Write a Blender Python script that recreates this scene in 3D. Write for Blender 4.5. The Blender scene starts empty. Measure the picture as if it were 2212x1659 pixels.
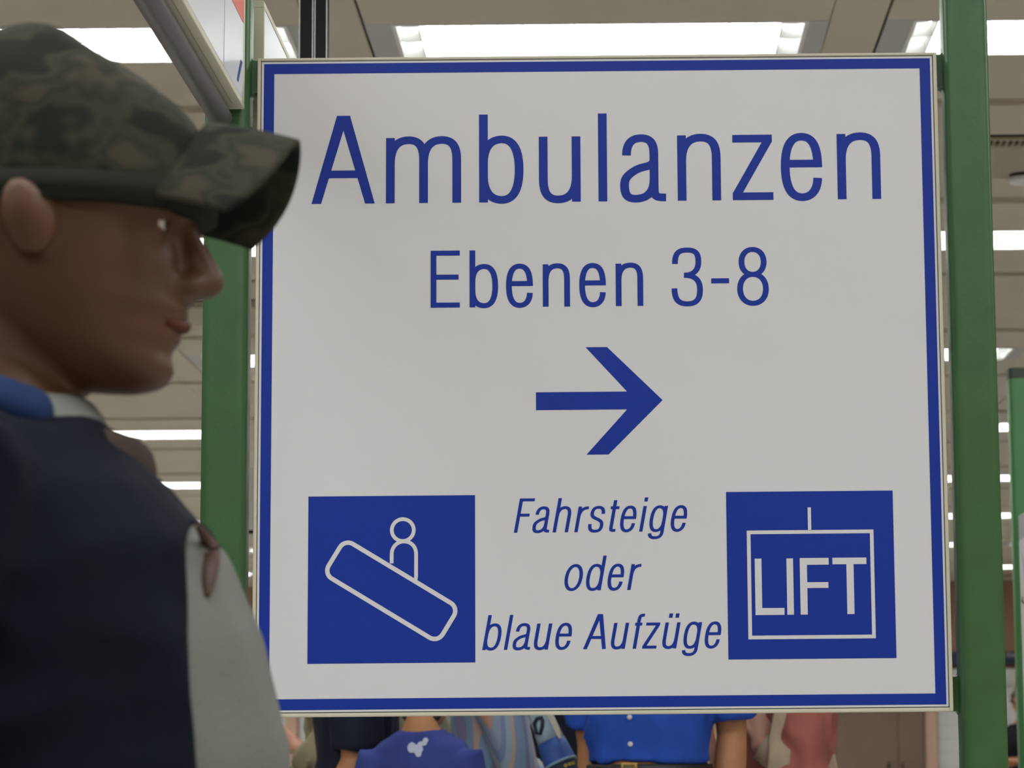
import bpy, bmesh, math, random
from mathutils import Vector, Matrix, noise, geometry
R = math.radians
C = bpy.context.scene.collection
scene = bpy.context.scene
random.seed(4)
EYE = 1.10                       # camera height
CEIL = EYE + 2.15

# ------------------------------------------------------------------ camera, world, exposure
cd = bpy.data.cameras.new('camera'); cam = bpy.data.objects.new('camera', cd); C.objects.link(cam)
cd.sensor_width = 36.0; cd.lens = 36.0 * 5859.8 / 2212.0
cd.shift_x = -(1323.6 - 1106.0) / 2212.0
cd.clip_start = 0.05; cd.clip_end = 200
pt, rl = 0.1396, -0.00901
F = Vector((0, math.cos(pt), math.sin(pt))); U = Vector((0, -math.sin(pt), math.cos(pt))); X = Vector((1, 0, 0))
RX = X * math.cos(rl) + U * math.sin(rl); UY = -X * math.sin(rl) + U * math.cos(rl)
m = Matrix((RX, UY, -F)).transposed().to_4x4(); m.translation = (0, 0, EYE)
cam.matrix_world = m
cd.dof.use_dof = True; cd.dof.focus_distance = 3.93; cd.dof.aperture_fstop = 13.0
scene.camera = cam
w = bpy.data.worlds.new('world'); scene.world = w; w.use_nodes = True
w.node_tree.nodes['Background'].inputs[0].default_value = (0.9, 0.95, 1, 1)
w.node_tree.nodes['Background'].inputs[1].default_value = 0.02
scene.view_settings.view_transform = 'Standard'; scene.view_settings.look = 'None'
scene.view_settings.gamma = 1; scene.view_settings.use_curve_mapping = False
scene.view_settings.exposure = 0.0
LAMP = 17.0                        # radiance of the ceiling fittings
LCOL = (0.945, 0.98, 1.0)
# the fittings overhead and behind the camera (outside the frame): same size and place in the ceiling grid
for rown in (-1, -2, -3):
    for k in range(-4, 4):
        ld = bpy.data.lights.new('ceiling_lamp', 'AREA'); ld.shape = 'RECTANGLE'; ld.size = 1.08; ld.size_y = 0.36
        ld.energy = LAMP * math.pi * 1.08 * 0.36; ld.color = LCOL
        lo = bpy.data.objects.new('ceiling_lamp', ld); C.objects.link(lo)
        lo.location = (0.890 + 1.528 * k + 0.611, 8.103 + 3.186 * rown - 0.2, CEIL - 0.005)

# ------------------------------------------------------------------ materials
def lin(h):
    h = h.lstrip('#'); v = [int(h[i:i+2], 16) / 255 for i in (0, 2, 4)]
    return tuple(c / 12.92 if c <= 0.04045 else ((c + 0.055) / 1.055) ** 2.4 for c in v) + (1,)
MATS = {}
def mat(name, col, rough=0.6, metal=0.0, var=0.0, vscale=8.0, bump=0.0, bscale=60.0, emit=None, spec=0.5, coat=0.0):
    if name in MATS: return MATS[name]
    M_ = bpy.data.materials.new(name); M_.use_nodes = True; nt = M_.node_tree; b = nt.nodes['Principled BSDF']
    c = lin(col) if isinstance(col, str) else tuple(col) + (1,)
    b.inputs['Base Color'].default_value = c; b.inputs['Roughness'].default_value = rough; b.inputs['Metallic'].default_value = metal
    b.inputs['Specular IOR Level'].default_value = spec; b.inputs['Coat Weight'].default_value = coat
    tc = nt.nodes.new('ShaderNodeTexCoord')
    if var:
        n = nt.nodes.new('ShaderNodeTexNoise'); n.inputs['Scale'].default_value = vscale; n.inputs['Detail'].default_value = 4
        r = nt.nodes.new('ShaderNodeValToRGB')
        r.color_ramp.elements[0].position = 0.3; r.color_ramp.elements[1].position = 0.7
        r.color_ramp.elements[0].color = tuple(x * (1 - var) for x in c[:3]) + (1,)
        r.color_ramp.elements[1].color = tuple(min(1, x * (1 + var)) for x in c[:3]) + (1,)
        nt.links.new(tc.outputs['Object'], n.inputs['Vector']); nt.links.new(n.outputs['Fac'], r.inputs['Fac'])
        nt.links.new(r.outputs['Color'], b.inputs['Base Color'])
    if bump:
        n = nt.nodes.new('ShaderNodeTexNoise'); n.inputs['Scale'].default_value = bscale; n.inputs['Detail'].default_value = 3
        bp = nt.nodes.new('ShaderNodeBump'); bp.inputs['Strength'].default_value = bump; bp.inputs['Distance'].default_value = 0.004
        nt.links.new(tc.outputs['Object'], n.inputs['Vector']); nt.links.new(n.outputs['Fac'], bp.inputs['Height'])
        nt.links.new(bp.outputs['Normal'], b.inputs['Normal'])
    if emit:
        b.inputs['Emission Color'].default_value = emit[0] + (1,); b.inputs['Emission Strength'].default_value = emit[1]
    MATS[name] = M_; return M_
def ramp_mat(name, stops, scale=(1, 1, 1), wave=False, noise_scale=5.0, rough=0.9, const=True, detail=2.0):
    M_ = bpy.data.materials.new(name); M_.use_nodes = True; nt = M_.node_tree; b = nt.nodes['Principled BSDF']
    b.inputs['Roughness'].default_value = rough; b.inputs['Specular IOR Level'].default_value = 0.25
    tc = nt.nodes.new('ShaderNodeTexCoord'); mp = nt.nodes.new('ShaderNodeMapping'); mp.inputs['Scale'].default_value = scale
    if wave: mp.vector_type = 'POINT'; mp.inputs['Rotation'].default_value = (0, 0, R(48))
    nt.links.new(tc.outputs['Object'], mp.inputs['Vector'])
    r = nt.nodes.new('ShaderNodeValToRGB'); cr = r.color_ramp
    cr.interpolation = 'CONSTANT' if const else 'LINEAR'
    while len(cr.elements) < len(stops): cr.elements.new(0.5)
    for e, (p, c) in zip(cr.elements, stops): e.position = p; e.color = lin(c)
    if wave:
        wv = nt.nodes.new('ShaderNodeTexWave'); wv.wave_profile = 'SAW'; wv.bands_direction = 'X'
        wv.inputs['Scale'].default_value = 1.0; wv.inputs['Distortion'].default_value = 0.6; wv.inputs['Detail Scale'].default_value = 0.6
        nt.links.new(mp.outputs['Vector'], wv.inputs['Vector']); nt.links.new(wv.outputs['Fac'], r.inputs['Fac'])
    else:
        n = nt.nodes.new('ShaderNodeTexNoise'); n.inputs['Scale'].default_value = noise_scale; n.inputs['Detail'].default_value = detail
        nt.links.new(mp.outputs['Vector'], n.inputs['Vector']); nt.links.new(n.outputs['Fac'], r.inputs['Fac'])
    nt.links.new(r.outputs['Color'], b.inputs['Base Color'])
    return M_

white_panel = mat('sign_white', '#dcdcde', 0.42, bump=0.04, bscale=420, var=0.012, vscale=3)
sign_blue = mat('sign_blue_vinyl', (0.008, 0.036, 0.330), 0.42, spec=0.22, bump=0.10, bscale=520)
cream = mat('cream_enamel', '#d3cfb9', 0.5, var=0.04, vscale=12)
gap_black = mat('joint_black', '#141210', 0.8)
green = mat('green_gloss_paint', (0.040, 0.120, 0.036), 0.36, var=0.07, vscale=22, bump=0.05, bscale=160)
green2 = mat('light_green_paint', (0.06, 0.21, 0.07), 0.3, var=0.06, vscale=15)
ceil_m = mat('ceiling_panel_beige', '#d3cab6', 0.75, var=0.03, vscale=2.5)
ceil_s = mat('ceiling_strip_tan', '#aea389', 0.8, var=0.03, vscale=2.5)
ceil_d = mat('ceiling_void', '#3a342c', 0.9)
light_w = mat('fitting_white', '#e9e9e6', 0.45)
light_t = mat('fitting_trim_grey', '#bdbcb8', 0.5)
diff_m = mat('lamp_diffuser', '#ffffff', 0.5, emit=(LCOL, LAMP))
wall_m = mat('wall_plaster_tan', '#b08d72', 0.8, var=0.05, vscale=1.2)
wall_w = mat('white_board', '#d9dad6', 0.6, var=0.02, vscale=3)
wall_b = mat('brown_door_laminate', '#7d6856', 0.6, var=0.05, vscale=4)
pillar_m = mat('pillar_pink_beige', '#c9a690', 0.7, var=0.04, vscale=3)
navy_m = mat('navy_fascia', '#2a3648', 0.5)
print_w = mat('print_white', '#d5d8d6', 0.6)
print_g = mat('print_grey', '#707070', 0.6)
print_red = mat('print_red', '#e0675c', 0.45)
print_green = mat('print_green', '#3f8a5c', 0.5)
print_blue = mat('print_blue_grey', '#33458a', 0.45)
print_black = mat('print_black', '#20242a', 0.6)
floor_m = mat('floor_linoleum_grey', '#b4b1ab', 0.45, var=0.08, vscale=3)
dark_metal = mat('dark_brown_steel', '#0e0a08', 0.7, spec=.25)
rod_m = mat('grey_rubber_tube', '#55504f', 0.45, var=0.12, vscale=30)

# ------------------------------------------------------------------ basic builders
def link(name, me, material, parent=None, smooth=False):
    o = bpy.data.objects.new(name, me); C.objects.link(o)
    if material is not None:
        me.materials.clear(); me.materials.append(material)
    if smooth:
        for p in me.polygons: p.use_smooth = True
    if parent is not None: o.parent = parent
    return o
def thing(name, label, cat, loc=(0, 0, 0), rz=0.0, group=None):
    o = bpy.data.objects.new(name, None); C.objects.link(o); o.empty_display_size = 0.1
    o.location = loc; o.rotation_euler = (0, 0, rz); o['label'] = label; o['category'] = cat
    if group: o['group'] = group
    return o
def struct(o): o['kind'] = 'structure'; return o
def stuff(o): o['kind'] = 'stuff'; return o
class MB:
    def __init__(s): s.v = []; s.f = []
    def box(s, x0, x1, y0, y1, z0, z1):
        b = len(s.v)
        s.v += [(x0, y0, z0), (x1, y0, z0), (x1, y1, z0), (x0, y1, z0), (x0, y0, z1), (x1, y0, z1), (x1, y1, z1), (x0, y1, z1)]
        s.f += [tuple(b + i for i in q) for q in ((0, 3, 2, 1), (4, 5, 6, 7), (0, 1, 5, 4), (1, 2, 6, 5), (2, 3, 7, 6), (3, 0, 4, 7))]
        return s
    def tube(s, pts, radii, ref=(1, 0, 0), n=20, cap=True):
        """elliptic tube along pts; radii (rx along ref, ry across) per point; rounded end caps"""
        pts = [Vector(p) for p in pts]; ref = Vector(ref).normalized()
        rad = [(r, r) if isinstance(r, (int, float)) else r for r in radii]
        dirs = []
        for i in range(len(pts)):
            a = pts[max(0, i - 1)]; b = pts[min(len(pts) - 1, i + 1)]; dirs.append((b - a).normalized())
        P, D_, Q = list(pts), list(dirs), list(rad)
        if cap:
            pre = []; post = []
            for t in (0.97, 0.8, 0.5):
                c = math.sqrt(1 - t * t); r0 = min(rad[0]); r1 = min(rad[-1])
                pre.append((pts[0] - dirs[0] * r0 * t * 0.8, dirs[0], (rad[0][0] * c, rad[0][1] * c)))
                post.append((pts[-1] + dirs[-1] * r1 * t * 0.8, dirs[-1], (rad[-1][0] * c, rad[-1][1] * c)))
            P = [a[0] for a in pre] + P + [a[0] for a in reversed(post)]
            D_ = [a[1] for a in pre] + D_ + [a[1] for a in reversed(post)]
            Q = [a[2] for a in pre] + Q + [a[2] for a in reversed(post)]
        base = len(s.v)
        for p, d, (rx, ry) in zip(P, D_, Q):
            sd = ref - d * ref.dot(d)
            if sd.length < 1e-4: sd = Vector((0, 1, 0)) - d * d.y
            sd.normalize(); up = d.cross(sd)
            for k in range(n):
                t = 2 * math.pi * k / n
                s.v.append(tuple(p + sd * (rx * math.cos(t)) + up * (ry * math.sin(t))))
        for i in range(len(P) - 1):
            for k in range(n):
                a = base + i * n + k; b = base + i * n + (k + 1) % n
                s.f.append((a, b, b + n, a + n))
        s.f.append(tuple(base + k for k in reversed(range(n))))
        s.f.append(tuple(base + (len(P) - 1) * n + k for k in range(n)))
        return s
    def rings(s, rings):
        n = len(rings[0]); base = len(s.v)
        for r in rings: s.v += [tuple(p) for p in r]
        for i in range(len(rings) - 1):
            for k in range(n):
                a = base + i * n + k; b = base + i * n + (k + 1) % n
                s.f.append((a, b, b + n, a + n))
        s.f.append(tuple(base + k for k in reversed(range(n))))
        s.f.append(tuple(base + (len(rings) - 1) * n + k for k in range(n)))
        return s
    def ell(s, c, r, n=16, rot=None):
        base_r = []
        for i in range(1, n):
            ph = math.pi * i / n; rr = []
            for k in range(n * 2):
                t = math.pi * k / n
                v = Vector((r[0] * math.sin(ph) * math.cos(t), r[1] * math.sin(ph) * math.sin(t), -r[2] * math.cos(ph)))
                if rot: v = rot @ v
                rr.append(v + Vector(c))
            base_r.append(rr)
        return s.rings(base_r)
    def poly(s, pts):
        b = len(s.v); s.v += [tuple(p) for p in pts]; s.f.append(tuple(range(b, b + len(pts)))); return s
    def mesh(s, name):
        me = bpy.data.meshes.new(name); me.from_pydata(s.v, [], s.f); me.update(); return me
    def build(s, name, material, parent=None, smooth=False, bevel=0.0, seg=2):
        me = s.mesh(name)
        if bevel:
            bm = bmesh.new(); bm.from_mesh(me)
            bmesh.ops.bevel(bm, geom=list(bm.edges), offset=bevel, segments=seg, affect='EDGES', profile=0.5)
            bm.to_mesh(me); bm.free()
        return link(name, me, material, parent, smooth)
    def remesh(s, name, voxel, material, parent=None, smooth=4):
        """one continuous surface out of overlapping solids"""
        me = s.mesh(name); o = bpy.data.objects.new('tmp', me); C.objects.link(o)
        md = o.modifiers.new('r', 'REMESH'); md.mode = 'VOXEL'; md.voxel_size = voxel
        if smooth:
            sm = o.modifiers.new('s', 'SMOOTH'); sm.iterations = smooth; sm.factor = 0.5
        dg = bpy.context.evaluated_depsgraph_get()
        ne = bpy.data.meshes.new_from_object(o.evaluated_get(dg))
        bpy.data.objects.remove(o); bpy.data.meshes.remove(me)
        ne.name = name
        return link(name, ne, material, parent, True)
def folds(o, amp, sc=(1, 1, 1), seed=0.0, sub=None):
    me = o.data; off = Vector((seed, seed * 1.7, seed * 0.3))
    nrm = [v.normal.copy() for v in me.vertices]
    for v, n in zip(me.vertices, nrm):
        p = Vector((v.co.x * sc[0], v.co.y * sc[1], v.co.z * sc[2])) + off
        d = abs(noise.noise(p)) * -2 + 0.5 + 0.5 * noise.noise(p * 2.3)
        v.co += n * d * amp
    me.update()
def cyl_pts(c, r, n=12):
    return [(c[0] + r * math.cos(2 * math.pi * k / n), c[1], c[2] + r * math.sin(2 * math.pi * k / n)) for k in range(n)]

# ------------------------------------------------------------------ the room
XA, XB, YA, YB = -9.5, 7.5, -5.0, 32.6
struct(MB().box(XA - .2, XB + .2, YA - .2, YB + .2, -0.2, 0).build('floor', floor_m))
struct(MB().box(XA - .2, XA, YA - .2, YB + .2, 0, CEIL + .2).build('wall_left', wall_m))
struct(MB().box(XB, XB + .2, YA - .2, YB + .2, 0, CEIL + .2).build('wall_right', wall_m))
struct(MB().box(XA, XB, YA - .2, YA, 0, CEIL + .2).build('wall_front', wall_m))
wall_back = struct(MB().box(XA, XB, YB, YB + .2, 0, CEIL + .2).build('wall_back', wall_m))
ceiling = struct(MB().box(XA - .2, XB + .2, YA - .2, YB + .2, CEIL + .14, CEIL + .2).build('ceiling', ceil_d))
Y0, PY, X0, PX, FL, FD = 8.103, 3.186, 0.890, 1.528, 1.222, 0.400
def vis(xa, xb, y):
    pa = 1323.6 + xa * 5860 / y; pb = 1323.6 + xb * 5860 / y
    return pb > -60 and pa < 2270
_pm = {}
def panel(name, x0, x1, y0, y1, z0, z1, material, single, bulk):
    if y1 > YB: y1 = YB
    if y0 >= y1: return
    if not single: bulk.box(x0, x1, y0, y1, z0, z1); return
    key = (round(x1 - x0, 4), round(y1 - y0, 4), name)
    if key not in _pm:
        me = MB().box(-(x1 - x0) / 2, (x1 - x0) / 2, -(y1 - y0) / 2, (y1 - y0) / 2, 0, z1 - z0).mesh(name)
        me.materials.append(material); _pm[key] = me
    o = bpy.data.objects.new(name, _pm[key]); C.objects.link(o); o.parent = ceiling
    o.location = ((x0 + x1) / 2, (y0 + y1) / 2, z0)
bulk_p, bulk_s = MB(), MB()
for row in range(-5, 9):
    yy = Y0 + PY * row
    for k in range(-7, 5):
        xl = X0 + PX * k; xr = xl + FL
        if xl > XB or xr < XA: continue
        single = 0 <= row <= 3 and vis(xl, xr + .3, yy)
        a0, a1 = xl - .078, xr + .0595
        s0, s1 = xr + .0625, xl + PX - .087
        for (pa, pb) in ((yy - 0.94, yy - FD), (yy, yy + 0.56)):
            panel('ceiling_panel', a0, a1, pa, pb, CEIL, CEIL + .02, ceil_m, single, bulk_p)
        panel('ceiling_panel', a0, a1, yy + .66, yy + 2.125, CEIL, CEIL + .02, ceil_m, single, bulk_p)
        fitted = (0 <= row < 8 and -6 <= k < 4 and xr <= XB and (1323.6 + xr * 5860 / yy > -60 and 1323.6 + xl * 5860 / yy < 2270)) or (row in (-1, -2, -3) and -4 <= k < 4)
        if not fitted: panel('ceiling_panel', a0, a1, yy - FD, yy, CEIL, CEIL + .02, ceil_m, False, bulk_p)
        panel('ceiling_panel', s0, s1, yy - .94, yy + .56, CEIL, CEIL + .02, ceil_m, single, bulk_p)
        panel('ceiling_panel', s0, s1, yy + .66, yy + 2.125, CEIL, CEIL + .02, ceil_m, single, bulk_p)
        panel('ceiling_strip', xl - .078, xl + PX - .087, yy + .56, yy + .66, CEIL + .012, CEIL + .03, ceil_s, single, bulk_s)
        panel('ceiling_strip', xl - .078, xl + PX - .087, yy + 2.125, yy + 2.246, CEIL + .012, CEIL + .03, ceil_s, single, bulk_s)
stuff(bulk_p.build('ceiling_panels_beyond', ceil_m, ceiling)); stuff(bulk_s.build('ceiling_strips_beyond', ceil_s, ceiling))

# ceiling lights: recessed boxes with a two row louvre
fr = MB()
fr.box(0, FL, -FD, -FD + .012, -.004, .075).box(0, FL, -.012, 0, -.004, .075).box(0, .012, -FD + .012, -.012, -.004, .075).box(FL - .012, FL, -FD + .012, -.012, -.004, .075)
fr.box(0, FL, -FD, 0, .075, .085)
fr_me = fr.mesh('frame'); fr_me.materials.append(light_w)
tr_me = MB().box(-.078, 0, -FD, 0, -.001, .018).mesh('end_plate'); tr_me.materials.append(light_t)
tr2_me = MB().box(FL, FL + .0595, -FD, 0, -.001, .018).mesh('end_plate'); tr2_me.materials.append(light_t)
df_me = MB().box(.085, FL - .085, -FD + .014, -.014, .050, .055).mesh('diffuser'); df_me.materials.append(diff_m)
er_me = MB().box(.012, .073, -FD + .012, -.012, .060, .062).mesh('end_dimmer'); er_me.materials.append(mat('end_dimmer_grey', '#b4b4b1', .5))  # grey plates added to tone down the end cells, which otherwise blow out
er2_me = MB().box(FL - .073, FL - .012, -FD + .012, -.012, .060, .062).mesh('end_dimmer'); er2_me.materials.append(MATS['end_dimmer_grey'])
bl_me = MB().box(-.002, .002, -FD + .013, -.013, .004, .045).mesh('louvre_blade'); bl_me.materials.append(light_w)
rl_me = MB().box(.013, FL - .013, -FD / 2 - .003, -FD / 2 + .003, .002, .045).mesh('louvre_rail'); rl_me.materials.append(light_w)
jl = MB()
for i in range(1, 16): jl.box(i * FL / 16 - .002, i * FL / 16 + .002, -FD + .013, -.013, .004, .045)
jl_me = jl.mesh('louvre_blades'); jl_me.materials.append(light_w)
ORD = ['first', 'second', 'third', 'fourth', 'fifth', 'sixth', 'seventh', 'eighth']
def place_name(k):
    if k == -1: return 'above the big sign'
    if k >= 0: return ['first right of the big sign', 'second right of the big sign', 'third right of the big sign', 'fourth right of the big sign'][k]
    return ['first left of the big sign', 'second left of the big sign', 'third left of the big sign', 'fourth left of the big sign', 'fifth left of the big sign'][-2 - k]
for row in range(0, 8):
    yy = Y0 + PY * row
    for k in range(-6, 4):
        xl = X0 + PX * k
        if not vis(xl, xl + FL, yy): continue
        t = thing('ceiling_light', 'white louvred ceiling light, %s row from the front, %s' % (ORD[row], place_name(k)), 'ceiling light', (xl, yy, CEIL), 0, 'recessed lights in the ceiling grid')
        for nm, me in (('frame', fr_me), ('end_plate', tr_me), ('end_plate', tr2_me), ('end_dimmer', er_me), ('end_dimmer', er2_me), ('diffuser', df_me), ('louvre_rail', rl_me)):
            o = bpy.data.objects.new(nm, me); C.objects.link(o); o.parent = t
        if row == 0:
            for i in range(1, 16):
                o = bpy.data.objects.new('louvre_blade', bl_me); C.objects.link(o); o.parent = t; o.location = (i * FL / 16, 0, 0)
        else:
            o = stuff(bpy.data.objects.new('louvre_blades', jl_me)); C.objects.link(o); o.parent = t

# ventilation panels in the ceiling
def vent(x0, x1, y0, label, single):
    t = thing('ceiling_vent', label, 'vent', (x0, y0, CEIL), 0, 'perforated air vents in the ceiling')
    W_ = x1 - x0
    MB().box(0, W_, -.016, 0.0, -.004, 0).build('shadow_gap', gap_black, t)
    n = int(W_ / 0.0222)
    f = MB().box(0, W_, 0, .03, -.012, 0).box(0, W_, .11, .152, -.012, 0)
    for i in range(n + 1):
        xa = i * W_ / n
        f.box(max(0, xa - .0035), min(W_, xa + .0035), .03, .11, -.012, 0)
    f.build('slot_frame', ceil_s, t)
    sm = MB().box(-.0075, .0075, .03, .11, -.002, -.001).mesh('slot'); sm.materials.append(gap_black)
    for i in range(n):
        o = bpy.data.objects.new('slot', sm); C.objects.link(o); o.parent = t; o.location = ((i + .5) * W_ / n, 0, 0)
    MB().box(0, W_, .152, .66, -.004, 0).build('grille_back', ceil_d, t)
    g = MB(); q = int(W_ / 0.0105)
    for i in range(q): g.box(i * .0105, i * .0105 + .0065, .152, .66, -.012, -.004)
    stuff(g.build('grille_slats', ceil_m, t))
vent(1.295, 2.06, 9.20, 'perforated ceiling vent with a row of dark square slots right of the right green post', True)
vent(.93, 1.527, 12.39, 'ceiling vent seen through the gap between the big sign and right green post', True)
vent(-2.14, -1.55, 12.39, 'ceiling vent seen through the gap between left green post and the big sign', True)
vent(4.35, 5.0, 31.5, 'far ceiling vent right in front of the tan back wall', True)
sd = thing('smoke_detector', 'white dome smoke detector hanging under the perforated vent at right', 'smoke detector', (1.515, 9.78, CEIL - .012))
MB().tube([(0, 0, -.012), (0, 0, 0)], [.045, .05], n=24, cap=False).build('base', ceil_d, sd)
MB().rings([[(r * math.cos(2 * math.pi * k / 24), r * math.sin(2 * math.pi * k / 24), z) for k in range(24)] for z, r in ((-.012, .055), (-.022, .056), (-.032, .048), (-.038, .025), (-.039, .005))]).build('dome', light_w, sd, True)

# far wall fittings
def wbox(name, x0, x1, z0, z1, th, material, parent=wall_back): return MB().box(x0, x1, YB - th, YB, z0, z1).build(name, material, parent)
for i, (xa, xb) in enumerate(((3.68, 3.815), (-3.92, -3.785))):
    struct(MB().box(xa, xb, YB - .16, YB, 0, CEIL).build('trim_%d' % (i + 1), pillar_m))
for i, (xa, xb) in enumerate(((1.9, 3.345), (3.362, 3.675))):
    d = struct(MB().box(xa, xb, YB - .05, YB, 0, 2.6).build('door_%d' % (i + 1), wall_b))
    MB().box(xb - .12 if i == 0 else xa + .03, xb - .10 if i == 0 else xa + .05, YB - .09, YB - .05, .9, 1.1).build('door_handle', dark_metal, d)
bd = thing('white_notice_wall', 'white boarded wall panel below the navy lettered strip at right', 'wall panel', (3.83, YB - .06, 0))
for i in range(13):
    z0 = 2.20 - (i + 1) * .1655
    MB().box(0, 3.6, -.02, .058, z0 + .004, z0 + .1655).build('board', wall_w, bd)
MB().box(0, 3.6, -.01, .058, 0.03, 2.2).build('backing', mat('board_joint', '#a9aaa6', .8), bd)
fas = thing('navy_fascia', 'navy strip with white lettering across the top of the white wall panel at right', 'sign', (3.83, YB - .106, 2.255))
MB().box(0, 3.6, 0, .1, 0, .148).build('board', navy_m, fas)
wl = thing('white_wall_board', 'white wall board beside the pinkish pillar left of the waiting people', 'wall panel', (-5.4, YB - .06, 0.02))
MB().box(0, 1.47, 0, .06, 0, 2.4).build('panel', wall_w, wl); MB().box(1.63, 3.2, 0, .06, 0, 2.4).build('panel', wall_w, wl)

# ------------------------------------------------------------------ lettering (condensed light grotesque drawn as strokes)
def bez(p0, p1, p2, p3, n=12):
    out = []
    for i in range(1, n + 1):
        t = i / n; a = (1 - t) ** 3; b = 3 * (1 - t) ** 2 * t; c = 3 * (1 - t) * t * t; d = t ** 3
        out.append((a * p0[0] + b * p1[0] + c * p2[0] + d * p3[0], a * p0[1] + b * p1[1] + c * p2[1] + d * p3[1]))
    return out
def path(*cmds):
    pts = [cmds[0]]
    for c in cmds[1:]:
        if len(c) == 2 and not isinstance(c[0], tuple): pts.append(c)
        else: pts += bez(pts[-1], *c)
    return pts
def ribbon(pts, a, b, closed=False):
    """offset with an elliptic nib (half width a across x, b across y)"""
    out = []; n = len(pts)
    for i, p in enumerate(pts):
        if closed: p0, p1 = pts[(i - 1) % n], pts[(i + 1) % n]
        else: p0, p1 = pts[max(0, i - 1)], pts[min(n - 1, i + 1)]
        tx, ty = p1[0] - p0[0], p1[1] - p0[1]; l = math.hypot(tx, ty) or 1; nx, ny = -ty / l, tx / l
        k = math.sqrt((a * nx) ** 2 + (b * ny) ** 2) or 1
        ox, oy = a * a * nx / k, b * b * ny / k
        out.append(((p[0] + ox, p[1] + oy), (p[0] - ox, p[1] - oy)))
    q = []
    for i in range(n if closed else n - 1):
        A, B = out[i], out[(i + 1) % n]; q.append([A[0], A[1], B[1], B[0]])
    return q
def rect(x0, y0, x1, y1): return [(x0, y0), (x1, y0), (x1, y1), (x0, y1)]
def oval(xl, xr, yb, yt):
    xc, yc = (xl + xr) / 2, (yb + yt) / 2; kx = .60 * (xr - xc); ky = .60 * (yt - yc)
    return path((xc, yt), ((xc + kx, yt), (xr, yc + ky), (xr, yc)), ((xr, yc - ky), (xc + kx, yb), (xc, yb)), ((xc - kx, yb), (xl, yc - ky), (xl, yc)), ((xl, yc + ky), (xc - kx, yt), (xc, yt)))[:-1]
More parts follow.
